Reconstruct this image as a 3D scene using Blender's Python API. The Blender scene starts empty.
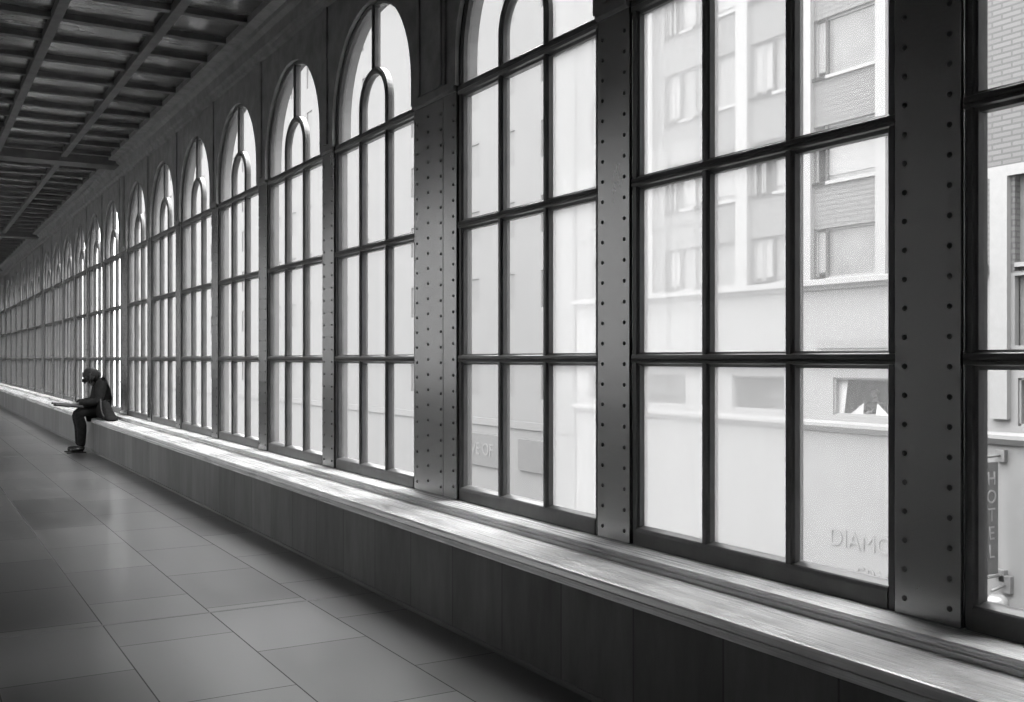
import bpy, bmesh, math, random
from mathutils import Vector, Matrix
random.seed(7)
PI = math.pi
S = bpy.context.scene
COL = S.collection

# ------------------------------------------------------------------ helpers
def link(o):
    COL.objects.link(o); return o

def tag(o, label=None, cat=None, group=None, kind=None):
    if label: o['label'] = label
    if cat: o['category'] = cat
    if group: o['group'] = group
    if kind: o['kind'] = kind
    return o

def empty(name, loc, label=None, cat=None, group=None, kind=None):
    o = bpy.data.objects.new(name, None); link(o); o.location = loc
    o.empty_display_size = .1
    return tag(o, label, cat, group, kind)

class MB:
    """collects shapes (world coordinates, minus origin) into ONE mesh object"""
    def __init__(s): s.bm = bmesh.new(); s.mi = 0
    def face(s, vs, smooth=False):
        try:
            f = s.bm.faces.new(vs); f.material_index = s.mi; f.smooth = smooth; return f
        except ValueError: return None
    def quad(s, pts):
        return s.face([s.bm.verts.new(p) for p in pts])
    def box(s, x0, x1, y0, y1, z0, z1, bevel=0):
        vs = [s.bm.verts.new(p) for p in ((x0,y0,z0),(x1,y0,z0),(x1,y1,z0),(x0,y1,z0),(x0,y0,z1),(x1,y0,z1),(x1,y1,z1),(x0,y1,z1))]
        fs = [s.face([vs[i] for i in q]) for q in ((0,3,2,1),(4,5,6,7),(0,1,5,4),(1,2,6,5),(2,3,7,6),(3,0,4,7))]
        if bevel:
            es = set(e for f in fs for e in f.edges)
            r = bmesh.ops.bevel(s.bm, geom=list(es), offset=bevel, segments=2, profile=.5, affect='EDGES')
            for f in r['faces']: f.material_index = s.mi
        return vs
    def prism(s, poly, axis, a0, a1):
        """poly of 2D points extruded along axis ('x': poly=(y,z); 'y': poly=(x,z); 'z': poly=(x,y))"""
        def P(p, a):
            return {'x': (a, p[0], p[1]), 'y': (p[0], a, p[1]), 'z': (p[0], p[1], a)}[axis]
        A = [s.bm.verts.new(P(p, a0)) for p in poly]; B = [s.bm.verts.new(P(p, a1)) for p in poly]
        n = len(poly)
        s.face(A); s.face(B[::-1])
        for i in range(n): s.face([A[i], A[(i+1)%n], B[(i+1)%n], B[i]])
    def sweep_yz(s, path, prof, smooth=False, closed=False):
        """sweep closed profile [(u, x)] along a path of (y, z): u across the path in the yz plane, x is depth"""
        n = len(path); rings = []
        for i, (y, z) in enumerate(path):
            a = path[max(i-1, 0)]; b = path[min(i+1, n-1)]
            if i == 0: a = path[0]
            t = Vector((b[0]-a[0], b[1]-a[1])); t.normalize()
            k = 1.0
            if 0 < i < n-1:
                t0 = Vector((y-a[0], z-a[1])).normalized(); k = 1/max(.3, t0.dot(t))
            nx, nz = -t.y, t.x
            rings.append([s.bm.verts.new((x, y+nx*u*k, z+nz*u*k)) for u, x in prof])
        m = len(prof)
        for i in range(n-1):
            for j in range(m):
                s.face([rings[i][j], rings[i][(j+1)%m], rings[i+1][(j+1)%m], rings[i+1][j]], smooth)
        s.face(rings[0][::-1]); s.face(rings[-1])
    def tube(s, pts, r, seg=8, caps=True):
        n = len(pts); rings = []
        for i, p in enumerate(pts):
            p = Vector(p); a = Vector(pts[max(i-1,0)]); b = Vector(pts[min(i+1,n-1)])
            t = (b-a).normalized(); up = Vector((0,0,1)) if abs(t.z) < .9 else Vector((0,1,0))
            u = t.cross(up).normalized(); v = t.cross(u)
            rr = r[i] if isinstance(r, (list, tuple)) else r
            rings.append([s.bm.verts.new(p + (u*math.cos(k*2*PI/seg) + v*math.sin(k*2*PI/seg))*rr) for k in range(seg)])
        for i in range(n-1):
            for j in range(seg): s.face([rings[i][j], rings[i][(j+1)%seg], rings[i+1][(j+1)%seg], rings[i+1][j]], True)
        if caps: s.face(rings[0][::-1]); s.face(rings[-1])
    def dome(s, c, r, h, axis=-1, seg=8):
        """rivet head: half dome bulging along -x"""
        c = Vector(c); prev = None
        for k in range(3):
            a = k*PI/2/3
            ring = [s.bm.verts.new(c + Vector((-h*math.sin(a), r*math.cos(a)*math.cos(j*2*PI/seg), r*math.cos(a)*math.sin(j*2*PI/seg)))) for j in range(seg)]
            if prev:
                for j in range(seg): s.face([prev[j], prev[(j+1)%seg], ring[(j+1)%seg], ring[j]], True)
            prev = ring
        s.face(prev, True)
    def ball(s, c, r, sc=(1,1,1), seg=16, rings=10, fn=None):
        c = Vector(c); R = []
        for i in range(1, rings):
            a = PI*i/rings; row = []
            for j in range(seg):
                b = 2*PI*j/seg
                p = Vector((math.sin(a)*math.cos(b), math.sin(a)*math.sin(b), math.cos(a)))
                p = Vector((p.x*sc[0], p.y*sc[1], p.z*sc[2]))*r
                if fn: p = fn(p)
                row.append(s.bm.verts.new(c+p))
            R.append(row)
        def pole(z):
            p = Vector((0,0,z*sc[2]*r)); p = fn(p) if fn else p
            return s.bm.verts.new(c+p)
        t, b = pole(1), pole(-1)
        for j in range(seg):
            k = (j+1)%seg
            s.face([t, R[0][j], R[0][k]], True); s.face([b, R[-1][k], R[-1][j]], True)
            for i in range(len(R)-1): s.face([R[i][j], R[i+1][j], R[i+1][k], R[i][k]], True)
    def merge_obj(s, me):
        s.bm.from_mesh(me)
    def build(s, name, mats, parent=None, loc=None, recalc=True):
        if recalc: bmesh.ops.recalc_face_normals(s.bm, faces=s.bm.faces)
        me = bpy.data.meshes.new(name); s.bm.to_mesh(me); s.bm.free()
        for m in (mats if isinstance(mats, (list, tuple)) else [mats]): me.materials.append(m)
        o = bpy.data.objects.new(name, me); link(o)
        if parent:
            o.parent = parent
            if loc is None: me.transform(Matrix.Translation(-Vector(parent_world(parent))))
        if loc is not None: o.location = loc
        return o

def parent_world(p):
    v = Vector(p.location)
    while p.parent: p = p.parent; v = v + Vector(p.location)
    return v

def copy_tree(o, parent=None):
    c = o.copy(); COL.objects.link(c); c.parent = parent
    for ch in [k for k in bpy.data.objects if k.parent == o]: copy_tree(ch, c)
    return c

# ------------------------------------------------------------------ materials
def newmat(name):
    m = bpy.data.materials.new(name); m.use_nodes = True
    nt = m.node_tree; nt.nodes.clear()
    out = nt.nodes.new('ShaderNodeOutputMaterial')
    return m, nt, out

def N(nt, t, **kw):
    n = nt.nodes.new(t)
    for k, v in kw.items():
        if k.startswith('i_'): n.inputs[k[2:].replace('_', ' ')].default_value = v
        else: setattr(n, k, v)
    return n

def coords(nt, scale=(1,1,1), loc=(0,0,0)):
    tc = N(nt, 'ShaderNodeTexCoord'); mp = N(nt, 'ShaderNodeMapping')
    geo = N(nt, 'ShaderNodeNewGeometry')
    mp.inputs['Scale'].default_value = scale; mp.inputs['Location'].default_value = loc
    nt.links.new(geo.outputs['Position'], mp.inputs['Vector'])
    return mp.outputs['Vector']

def paint(name, v, rough=.5, spec=.5, var=.25, nscale=(6,6,6), bump=0., bscale=40, metallic=0, roughvar=0., ior=1.5):
    """grey surface with procedural mottling"""
    m, nt, out = newmat(name); L = nt.links.new
    p = N(nt, 'ShaderNodeBsdfPrincipled')
    p.inputs['Roughness'].default_value = rough; p.inputs['Specular IOR Level'].default_value = spec
    p.inputs['Metallic'].default_value = metallic; p.inputs['IOR'].default_value = ior
    vec = coords(nt, nscale)
    n = N(nt, 'ShaderNodeTexNoise'); n.inputs['Scale'].default_value = 1; n.inputs['Detail'].default_value = 6; n.inputs['Roughness'].default_value = .6
    L(vec, n.inputs['Vector'])
    r = N(nt, 'ShaderNodeValToRGB')
    lo, hi = v*(1-var), v*(1+var)
    r.color_ramp.elements[0].position = .3; r.color_ramp.elements[1].position = .7
    r.color_ramp.elements[0].color = (lo,lo,lo,1); r.color_ramp.elements[1].color = (hi,hi,hi,1)
    L(n.outputs['Fac'], r.inputs['Fac']); L(r.outputs['Color'], p.inputs['Base Color'])
    if roughvar:
        mr = N(nt, 'ShaderNodeMapRange'); mr.inputs['From Min'].default_value = .3; mr.inputs['From Max'].default_value = .7
        mr.inputs['To Min'].default_value = rough-roughvar; mr.inputs['To Max'].default_value = rough+roughvar
        L(n.outputs['Fac'], mr.inputs['Value']); L(mr.outputs['Result'], p.inputs['Roughness'])
    if bump:
        n2 = N(nt, 'ShaderNodeTexNoise'); n2.inputs['Scale'].default_value = bscale; n2.inputs['Detail'].default_value = 4
        L(coords(nt), n2.inputs['Vector'])
        b = N(nt, 'ShaderNodeBump'); b.inputs['Strength'].default_value = bump; b.inputs['Distance'].default_value = .01
        L(n2.outputs['Fac'], b.inputs['Height']); L(b.outputs['Normal'], p.inputs['Normal'])
    L(p.outputs['BSDF'], out.inputs['Surface'])
    return m

def glass(name, glare, white=.27, gloss=.05):
    """thin pane: mostly transparent, a white film standing in for outdoor glare, and a surface reflection"""
    m, nt, out = newmat(name); L = nt.links.new
    tr = N(nt, 'ShaderNodeBsdfTransparent'); tr.inputs['Color'].default_value = (.97,.97,.97,1)
    tl = N(nt, 'ShaderNodeBsdfTranslucent'); tl.inputs['Color'].default_value = (white,white,white,1)
    vec = coords(nt, (2.2,2.2,1.3))
    n = N(nt, 'ShaderNodeTexNoise'); n.inputs['Scale'].default_value = 1.0; n.inputs['Detail'].default_value = 5
    L(vec, n.inputs['Vector'])
    mr = N(nt, 'ShaderNodeMapRange'); mr.inputs['From Min'].default_value = .3; mr.inputs['From Max'].default_value = .7
    f = glare
    mr.inputs['To Min'].default_value = f*.96; mr.inputs['To Max'].default_value = min(1, f*1.04)
    L(n.outputs['Fac'], mr.inputs['Value'])
    mx = N(nt, 'ShaderNodeMixShader'); L(mr.outputs['Result'], mx.inputs['Fac']); L(tr.outputs[0], mx.inputs[1]); L(tl.outputs[0], mx.inputs[2])
    gl = N(nt, 'ShaderNodeBsdfGlossy'); gl.inputs['Roughness'].default_value = .02
    fr = N(nt, 'ShaderNodeFresnel'); fr.inputs['IOR'].default_value = 1.3
    mul = N(nt, 'ShaderNodeMath', operation='MULTIPLY'); mul.inputs[1].default_value = gloss; L(fr.outputs[0], mul.inputs[0])
    m2 = N(nt, 'ShaderNodeMixShader'); L(mul.outputs[0], m2.inputs['Fac']); L(mx.outputs[0], m2.inputs[1]); L(gl.outputs[0], m2.inputs[2])
    L(m2.outputs[0], out.inputs['Surface'])
    return m

def floor_material():
    m, nt, out = newmat('polished_stone_tiles'); L = nt.links.new
    p = N(nt, 'ShaderNodeBsdfPrincipled'); p.inputs['Specular IOR Level'].default_value = .5; p.inputs['IOR'].default_value = FIOR
    # brick texture: rows across x (0.557 m), bricks along y (1.0 m)
    geo = N(nt, 'ShaderNodeNewGeometry'); sep = N(nt, 'ShaderNodeSeparateXYZ'); L(geo.outputs['Position'], sep.inputs[0])
    cmb = N(nt, 'ShaderNodeCombineXYZ')
    ay = N(nt, 'ShaderNodeMath', operation='ADD'); ay.inputs[1].default_value = 40-.345; L(sep.outputs['Y'], ay.inputs[0])
    ax = N(nt, 'ShaderNodeMath', operation='ADD'); ax.inputs[1].default_value = .557*20-.897+.557; L(sep.outputs['X'], ax.inputs[0])
    L(ay.outputs[0], cmb.inputs['X']); L(ax.outputs[0], cmb.inputs['Y'])
    b = N(nt, 'ShaderNodeTexBrick'); b.offset = .42; b.offset_frequency = 2; b.squash = 1
    b.inputs['Scale'].default_value = 1; b.inputs['Brick Width'].default_value = 1.0; b.inputs['Row Height'].default_value = .557
    b.inputs['Mortar Size'].default_value = .0035; b.inputs['Mortar Smooth'].default_value = .2; b.inputs['Bias'].default_value = 0
    b.inputs['Color1'].default_value = (FLO, FLO, FLO, 1); b.inputs['Color2'].default_value = (FHI, FHI, FHI, 1)
    b.inputs['Mortar'].default_value = (.012,.012,.012,1)
    L(cmb.outputs[0], b.inputs['Vector'])
    n = N(nt, 'ShaderNodeTexNoise'); n.inputs['Scale'].default_value = 2.5; n.inputs['Detail'].default_value = 8; n.inputs['Roughness'].default_value = .65
    L(geo.outputs['Position'], n.inputs['Vector'])
    mr = N(nt, 'ShaderNodeMapRange'); mr.inputs['From Min'].default_value = .3; mr.inputs['From Max'].default_value = .7; mr.inputs['To Min'].default_value = .88; mr.inputs['To Max'].default_value = 1.12
    L(n.outputs['Fac'], mr.inputs['Value'])
    mx = N(nt, 'ShaderNodeMix', data_type='RGBA', blend_type='MULTIPLY'); mx.inputs['Factor'].default_value = 1
    L(b.outputs['Color'], mx.inputs['A']); L(mr.outputs['Result'], mx.inputs['B'])
    L(mx.outputs['Result'], p.inputs['Base Color'])
    rr = N(nt, 'ShaderNodeMapRange'); rr.inputs['From Min'].default_value = .3; rr.inputs['From Max'].default_value = .7; rr.inputs['To Min'].default_value = .275; rr.inputs['To Max'].default_value = .30
    L(n.outputs['Fac'], rr.inputs['Value'])
    rm = N(nt, 'ShaderNodeMath', operation='MULTIPLY_ADD'); rm.inputs[1].default_value = .6; L(b.outputs['Fac'], rm.inputs[0]); L(rr.outputs['Result'], rm.inputs[2]); L(rm.outputs[0], p.inputs['Roughness'])
    sp = N(nt, 'ShaderNodeMapRange'); sp.inputs['From Min'].default_value = FLO; sp.inputs['From Max'].default_value = FHI; sp.inputs['To Min'].default_value = .34; sp.inputs['To Max'].default_value = .62
    L(b.outputs['Color'], sp.inputs['Value']); L(sp.outputs['Result'], p.inputs['Specular IOR Level'])
    n3 = N(nt, 'ShaderNodeTexNoise'); n3.inputs['Scale'].default_value = 120; L(geo.outputs['Position'], n3.inputs['Vector'])
    bp = N(nt, 'ShaderNodeBump'); bp.inputs['Strength'].default_value = .25; bp.inputs['Distance'].default_value = .004
    sub = N(nt, 'ShaderNodeMath', operation='MULTIPLY_ADD'); sub.inputs[1].default_value = -1.0; L(b.outputs['Fac'], sub.inputs[0])
    m3 = N(nt, 'ShaderNodeMath', operation='MULTIPLY'); m3.inputs[1].default_value = .25; L(n3.outputs['Fac'], m3.inputs[0]); L(m3.outputs[0], sub.inputs[2])
    L(sub.outputs[0], bp.inputs['Height']); L(bp.outputs[0], p.inputs['Normal'])
    L(p.outputs[0], out.inputs['Surface'])
    return m

def seat_material():
    """varnished timber, grain and narrow strips running along y"""
    m, nt, out = newmat('worn_varnished_timber'); L = nt.links.new
    p = N(nt, 'ShaderNodeBsdfPrincipled'); p.inputs['Specular IOR Level'].default_value = .5; p.inputs['IOR'].default_value = 2.3
    n = N(nt, 'ShaderNodeTexNoise'); n.inputs['Scale'].default_value = 1; n.inputs['Detail'].default_value = 6; n.inputs['Roughness'].default_value = .6
    L(coords(nt, (42, .55, 42)), n.inputs['Vector'])
    n2 = N(nt, 'ShaderNodeTexNoise'); n2.inputs['Scale'].default_value = 1; n2.inputs['Detail'].default_value = 4
    L(coords(nt, (5, 1.6, 5), (3,1,0)), n2.inputs['Vector'])
    r = N(nt, 'ShaderNodeValToRGB')
    e = r.color_ramp.elements; e[0].position = .28; e[1].position = .72
    e[0].color = (WLO,)*3+(1,); e[1].color = (WHI,)*3+(1,)
    L(n.outputs['Fac'], r.inputs['Fac'])
    r2 = N(nt, 'ShaderNodeValToRGB'); e = r2.color_ramp.elements; e[0].position = .33; e[1].position = .5; e[0].color = (.62,.62,.62,1); e[1].color = (1,1,1,1)
    L(n2.outputs['Fac'], r2.inputs['Fac'])
    mx = N(nt, 'ShaderNodeMix', data_type='RGBA', blend_type='MULTIPLY'); mx.inputs['Factor'].default_value = 1
    L(r.outputs['Color'], mx.inputs['A']); L(r2.outputs['Color'], mx.inputs['B']); L(mx.outputs['Result'], p.inputs['Base Color'])
    rr = N(nt, 'ShaderNodeMapRange'); rr.inputs['From Min'].default_value = .3; rr.inputs['From Max'].default_value = .7; rr.inputs['To Min'].default_value = .36; rr.inputs['To Max'].default_value = .2
    L(n.outputs['Fac'], rr.inputs['Value']); L(rr.outputs['Result'], p.inputs['Roughness'])
    # strip joints every 26 mm across the seat
    geo = N(nt, 'ShaderNodeNewGeometry'); sep = N(nt, 'ShaderNodeSeparateXYZ'); L(geo.outputs['Position'], sep.inputs[0])
    a = N(nt, 'ShaderNodeMath', operation='MULTIPLY'); a.inputs[1].default_value = 1/.029; L(sep.outputs['X'], a.inputs[0])
    fr = N(nt, 'ShaderNodeMath', operation='FRACT'); L(a.outputs[0], fr.inputs[0])
    pp = N(nt, 'ShaderNodeMath', operation='PINGPONG'); pp.inputs[1].default_value = .5; L(fr.outputs[0], pp.inputs[0])
    mr = N(nt, 'ShaderNodeMapRange'); mr.inputs['From Min'].default_value = 0; mr.inputs['From Max'].default_value = .14; L(pp.outputs[0], mr.inputs['Value'])
    ad = N(nt, 'ShaderNodeMath', operation='MULTIPLY_ADD'); ad.inputs[1].default_value = .6; L(n.outputs['Fac'], ad.inputs[0]); L(mr.outputs['Result'], ad.inputs[2])
    bp = N(nt, 'ShaderNodeBump'); bp.inputs['Strength'].default_value = .35; bp.inputs['Distance'].default_value = .003
    L(ad.outputs[0], bp.inputs['Height']); L(bp.outputs[0], p.inputs['Normal'])
    L(p.outputs[0], out.inputs['Surface'])
    return m

def panel_material():
    """stained upright boards of the bench front, 0.515 m wide, seams in the colour"""
    m, nt, out = newmat('stained_bench_boards'); L = nt.links.new
    p = N(nt, 'ShaderNodeBsdfPrincipled'); p.inputs['Roughness'].default_value = .45; p.inputs['Specular IOR Level'].default_value = .4
    n = N(nt, 'ShaderNodeTexNoise'); n.inputs['Scale'].default_value = 1; n.inputs['Detail'].default_value = 7; n.inputs['Roughness'].default_value = .65
    L(coords(nt, (3, 7, 1.6)), n.inputs['Vector'])
    r = N(nt, 'ShaderNodeValToRGB'); e = r.color_ramp.elements; e[0].position = .3; e[1].position = .72
    e[0].color = (PLO,)*3+(1,); e[1].color = (PHI,)*3+(1,); L(n.outputs['Fac'], r.inputs['Fac'])
    geo = N(nt, 'ShaderNodeNewGeometry'); sep = N(nt, 'ShaderNodeSeparateXYZ'); L(geo.outputs['Position'], sep.inputs[0])
    a = N(nt, 'ShaderNodeMath', operation='MULTIPLY_ADD'); a.inputs[1].default_value = 1/.515; a.inputs[2].default_value = 50-5.84/.515; L(sep.outputs['Y'], a.inputs[0])
    fl = N(nt, 'ShaderNodeMath', operation='FLOOR'); L(a.outputs[0], fl.inputs[0])
    wn = N(nt, 'ShaderNodeTexWhiteNoise', noise_dimensions='1D'); L(fl.outputs[0], wn.inputs['W'])
    fr = N(nt, 'ShaderNodeMath', operation='FRACT'); L(a.outputs[0], fr.inputs[0])
    pp = N(nt, 'ShaderNodeMath', operation='PINGPONG'); pp.inputs[1].default_value = .5; L(fr.outputs[0], pp.inputs[0])
    mr = N(nt, 'ShaderNodeMapRange'); mr.inputs['From Max'].default_value = .014; mr.inputs['To Min'].default_value = .35; L(pp.outputs[0], mr.inputs['Value'])
    bv = N(nt, 'ShaderNodeMapRange'); bv.inputs['To Min'].default_value = .75; bv.inputs['To Max'].default_value = 1.2; L(wn.outputs['Value'], bv.inputs['Value'])
    mu = N(nt, 'ShaderNodeMath', operation='MULTIPLY'); L(mr.outputs['Result'], mu.inputs[0]); L(bv.outputs['Result'], mu.inputs[1])
    mx = N(nt, 'ShaderNodeMix', data_type='RGBA', blend_type='MULTIPLY'); mx.inputs['Factor'].default_value = 1
    L(r.outputs['Color'], mx.inputs['A']); L(mu.outputs[0], mx.inputs['B']); L(mx.outputs['Result'], p.inputs['Base Color'])
    L(p.outputs[0], out.inputs['Surface'])
    return m

def brick_material(name, c1, c2, mortar):
    m, nt, out = newmat(name); L = nt.links.new
    p = N(nt, 'ShaderNodeBsdfPrincipled'); p.inputs['Roughness'].default_value = .85; p.inputs['Specular IOR Level'].default_value = .2
    geo = N(nt, 'ShaderNodeNewGeometry'); sep = N(nt, 'ShaderNodeSeparateXYZ'); L(geo.outputs['Position'], sep.inputs[0])
    ad = N(nt, 'ShaderNodeMath', operation='ADD'); L(sep.outputs['X'], ad.inputs[0]); L(sep.outputs['Y'], ad.inputs[1])
    az = N(nt, 'ShaderNodeMath', operation='ADD'); az.inputs[1].default_value = 30; L(sep.outputs['Z'], az.inputs[0])
    c = N(nt, 'ShaderNodeCombineXYZ'); L(ad.outputs[0], c.inputs['X']); L(az.outputs[0], c.inputs['Y'])
    b = N(nt, 'ShaderNodeTexBrick'); b.inputs['Scale'].default_value = 1; b.inputs['Brick Width'].default_value = .5; b.inputs['Row Height'].default_value = .13
    b.inputs['Mortar Size'].default_value = .028; b.inputs['Mortar Smooth'].default_value = .3
    for k, v in (('Color1', c1), ('Color2', c2), ('Mortar', mortar)): b.inputs[k].default_value = (v,v,v,1)
    L(c.outputs[0], b.inputs['Vector']); L(b.outputs['Color'], p.inputs['Base Color']); L(p.outputs[0], out.inputs['Surface'])
    return m

# tunables -------------------------------------------------------------
FLO, FHI = .04, .085
FIOR = 2.3
WLO, WHI = .32, .82
PLO, PHI = .10, .18
ZEN = 28.0
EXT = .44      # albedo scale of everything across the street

M = {}
M['steel'] = paint('dark_painted_steel', .075, .25, .5, .25, (5,5,1.6), .03, 60, roughvar=.025, ior=3.2)
M['frame'] = paint('dark_window_paint', .085, .34, .4, .2, (8,8,8), ior=1.5)
M['iron'] = paint('black_iron_wall', .25, .8, .04, .2)
M['rivet'] = paint('blackened_rivets', .07, .5, .3, .2)
M['seam'] = paint('dark_joint', .012, .6, .2, .2)
M['ceil'] = paint('dark_ceiling_boards', .10, .2, .5, .35, (1.4,6,6), .25, 14, roughvar=.08, ior=1.9)
M['joist'] = paint('dark_ceiling_joists', .13, .7, .1, .2)
M['plaster'] = paint('dark_wall_paint', .3, .7, .3, .15)
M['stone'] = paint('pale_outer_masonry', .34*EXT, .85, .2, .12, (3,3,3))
M['floor'] = floor_material()
M['seat'] = seat_material()
M['panel'] = panel_material()
M['strip'] = paint('brushed_joint_strip', .16, .4, .6, .15, (20,2,2))
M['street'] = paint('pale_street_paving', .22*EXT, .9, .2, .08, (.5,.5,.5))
M['clearface'] = glass('clear_inner_face', 0.0, gloss=0)
G = [glass('clear_glass', .05), glass('glare_veil_mid', .34), glass('glare_veil_strong', .58), glass('glare_veil_full', .68), glass('glare_veil_faint', .14, gloss=0)]  # white film, set per pane, paints street glare into the glass

# ------------------------------------------------------------------ layout numbers
H = 1.40
DP = 2.85          # face of the riveted plates
OPW = 1.475; HW = OPW/2; JW = .047; MW = .048; PW = (OPW-2*JW-2*MW)/3
PLATE = .25; WIDE = .594
ZLEDGE = .555; ZS = 3.20; ZTR = 3.04
YEND = 44.0; YBACK = -4.5; XL = -2.6; ZC = 4.40

pillars = []   # (y centre, wide?)
y = 5.866
pillars = [(2.244-1.725, False), (2.244, False), (3.969, False), (5.866, True)]
yc = 5.866
done = False
while not done:
    y = yc+1.897
    for k in range(5):
        pillars.append((y, False)); y += 1.725
        if y > 43: done = True; break
    yc += 10.694
    if not done: pillars.append((yc, True))
wins = []      # centre of each opening
for (a, wa), (b, wb) in zip(pillars[:-1], pillars[1:]):
    wins.append((a + (WIDE if wa else PLATE)/2 + b - (WIDE if wb else PLATE)/2)/2)
NW = len(wins)
YEND = pillars[-1][0]+1.2

# ------------------------------------------------------------------ room shell
mb = MB(); mb.box(XL, 3.0, YBACK, YEND, -.15, 0)
tag(mb.build('floor', M['floor']), 'floor of large dark polished stone tiles beside the long bench', 'floor', kind='structure')

# expansion joint strips in the floor by the wide pillars
for i, yy in enumerate((5.82, 16.5, 27.2)):
    mb = MB(); mb.box(XL, 2.44, yy-.011, yy+.011, -.02, .0015)
    tag(mb.build('trim_%d' % (i+1), M['strip']), ['pale expansion joint strip crossing the floor nearest the camera', 'pale expansion joint strip crossing the floor by the seated person', 'pale expansion joint strip crossing the floor at the far end'][i], 'floor strip', kind='structure')

# masonry outer wall with arched openings
def arch_pts(yc, hw, zb, zs, n=24, hw2=None):
    h2 = hw2 or hw
    pts = [(yc+h2, zb)] + ([(yc+h2, 3.0), (yc+hw, 3.0)] if hw2 else []) + [(yc+hw, zs)]
    for k in range(1, n): a = PI*k/n; pts.append((yc+hw*math.cos(a), zs+hw*math.sin(a)))
    pts += [(yc-hw, zs)] + ([(yc-hw, 3.0), (yc-h2, 3.0)] if hw2 else []) + [(yc-h2, zb)]
    return pts

def arch_slab(mb, y0, y1, z0, z1, yc, hw, zb, zs, x0, x1, n=24, hw2=None):
    """rectangular slab with an arched hole; zb==z0 leaves the hole open downward"""
    P = arch_pts(yc, hw, zb, zs, n, hw2)
    def top(p):      # matching point on the outer rectangle
        yy, zz = p
        if zz <= zs+1e-6: return ((y1 if yy > yc else y0), zz)
        a = math.atan2(zz-zs, yy-yc)
        # hit right side, top or left side
        dy, dz = math.cos(a), math.sin(a)
        t = (z1-zs)/dz if dz > 1e-6 else 1e9
        if dy > 1e-6: t = min(t, (y1-yc)/dy)
        if dy < -1e-6: t = min(t, (y0-yc)/dy)
        return (yc+dy*t, zs+dz*t)
    O = [top(p) for p in P]
    # keep the rectangle corners
    def corner(a, b):
        if abs(a[0]-b[0]) > 1e-6 and abs(a[1]-b[1]) > 1e-6:
            return (y1 if a[0] > yc and b[0] > yc - 1e-9 and abs(a[0]-y1) < 1e-6 else y0, z1)
        return None
    for x in (x0, x1):
        for i in range(len(P)-1):
            c = corner(O[i], O[i+1])
            pts = [P[i], O[i]] + ([c] if c else []) + [O[i+1], P[i+1]]
            mb.quad([(x, p[0], p[1]) for p in pts])
    for i in range(len(P)-1):
        mb.quad([(x0, *P[i]), (x0, *P[i+1]), (x1, *P[i+1]), (x1, *P[i])])
    if zb > z0:
        mb.box(x0, x1, y0, y1, z0, zb)
    else:
        for s in (0, -1):
            a, b = P[s], O[s]
            mb.quad([(x0, *a), (x0, *b), (x1, *b), (x1, *a)])

mb = MB()
edges = [YBACK] + [p[0] for p in pillars[1:-1]] + [YEND]
edges[0] = pillars[0][0]
edges[-1] = pillars[-1][0]
for i, yc in enumerate(wins):
    arch_slab(mb, edges[i], edges[i+1], -7.6, 6.2, yc, HW-.015, .60, ZS, 2.925, 2.985, 24, HW+.055)
mb.box(2.925, 2.985, YBACK, edges[0], -7.6, 6.2); mb.box(2.925, 2.985, edges[-1], YEND+.2, -7.6, 6.2)
tag(mb.build('wall_right', M['stone']), 'right wall of the hall pierced by the row of arched windows', 'wall', kind='structure')

# dark iron spandrel wall above the transoms
mb = MB()
for i, yc in enumerate(wins):
    arch_slab(mb, edges[i], edges[i+1], 3.03, ZC+.1, yc, HW-.017, 3.03, ZS, 2.832, 2.924)
mb.box(2.832, 2.924, YBACK, edges[0], .56, ZC+.1); mb.box(2.832, 2.924, edges[-1], YEND, .56, ZC+.1)
# flat pilasters over the pillars
for yy, w in pillars:
    hw = .2 if w else .05
    mb.box(2.818, 2.833, yy-hw, yy+hw, 3.06, 4.16)
    if w: mb.box(2.806, 2.82, yy-hw+.03, yy-hw+.06, 3.06, 4.16); mb.box(2.806, 2.82, yy+hw-.06, yy+hw-.03, 3.06, 4.16)
tag(mb.build('wall_right_upper', M['iron']), 'black iron spandrel wall around the window arches', 'wall', kind='structure')

mb = MB()
mb.prism([(2.832,4.12),(2.80,4.13),(2.79,4.17),(2.76,4.18),(2.75,4.27),(2.71,4.30),(2.70,4.33),(2.60,4.335),(2.60,ZC),(2.832,ZC)], 'y', YBACK, YEND)
tag(mb.build('trim_4', M['iron']), 'black cornice moulding between the arches and the ceiling', 'cornice', kind='structure')

# ceiling: boards, joists across, long beams, main beams at the wide pillars
mb = MB(); mb.box(XL-.2, 3.0, YBACK-.2, YEND+.2, ZC, ZC+.25)
tag(mb.build('ceiling', M['ceil']), 'dark boarded ceiling catching streaks of window light', 'ceiling', kind='structure')
mb = MB(); yy = YBACK+.35; k = 0
while yy < YEND: mb.box(XL, 2.7, yy-.04, yy+.04, ZC-.05, ZC); yy += .70
tag(mb.build('ceiling_joists', M['joist']), 'close row of dark joists running across under the ceiling boards', 'ceiling', kind='structure')
tn = 5
for xx in (1.99, 1.13, .27, -.59, -1.45):
    mb = MB(); mb.box(xx-.04, xx+.04, YBACK, YEND, ZC-.08, ZC)
    tag(mb.build('trim_%d' % tn, M['joist']), 'long dark ceiling beam, %s counting from the windows' % ['first', 'second', 'third', 'fourth', 'fifth'][tn-5], 'beam', kind='structure'); tn += 1
for q, (yy, w) in enumerate([p for p in pillars if p[1]]):
    mb = MB(); mb.box(XL, 2.8, yy-.2, yy+.2, ZC-.14, ZC)
    tag(mb.build('trim_%d' % tn, M['joist']), 'heavy dark cross beam over the wide riveted pillar, %s from the camera' % ['nearest', 'second', 'third', 'fourth', 'fifth'][q], 'beam', kind='structure'); tn += 1

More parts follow.
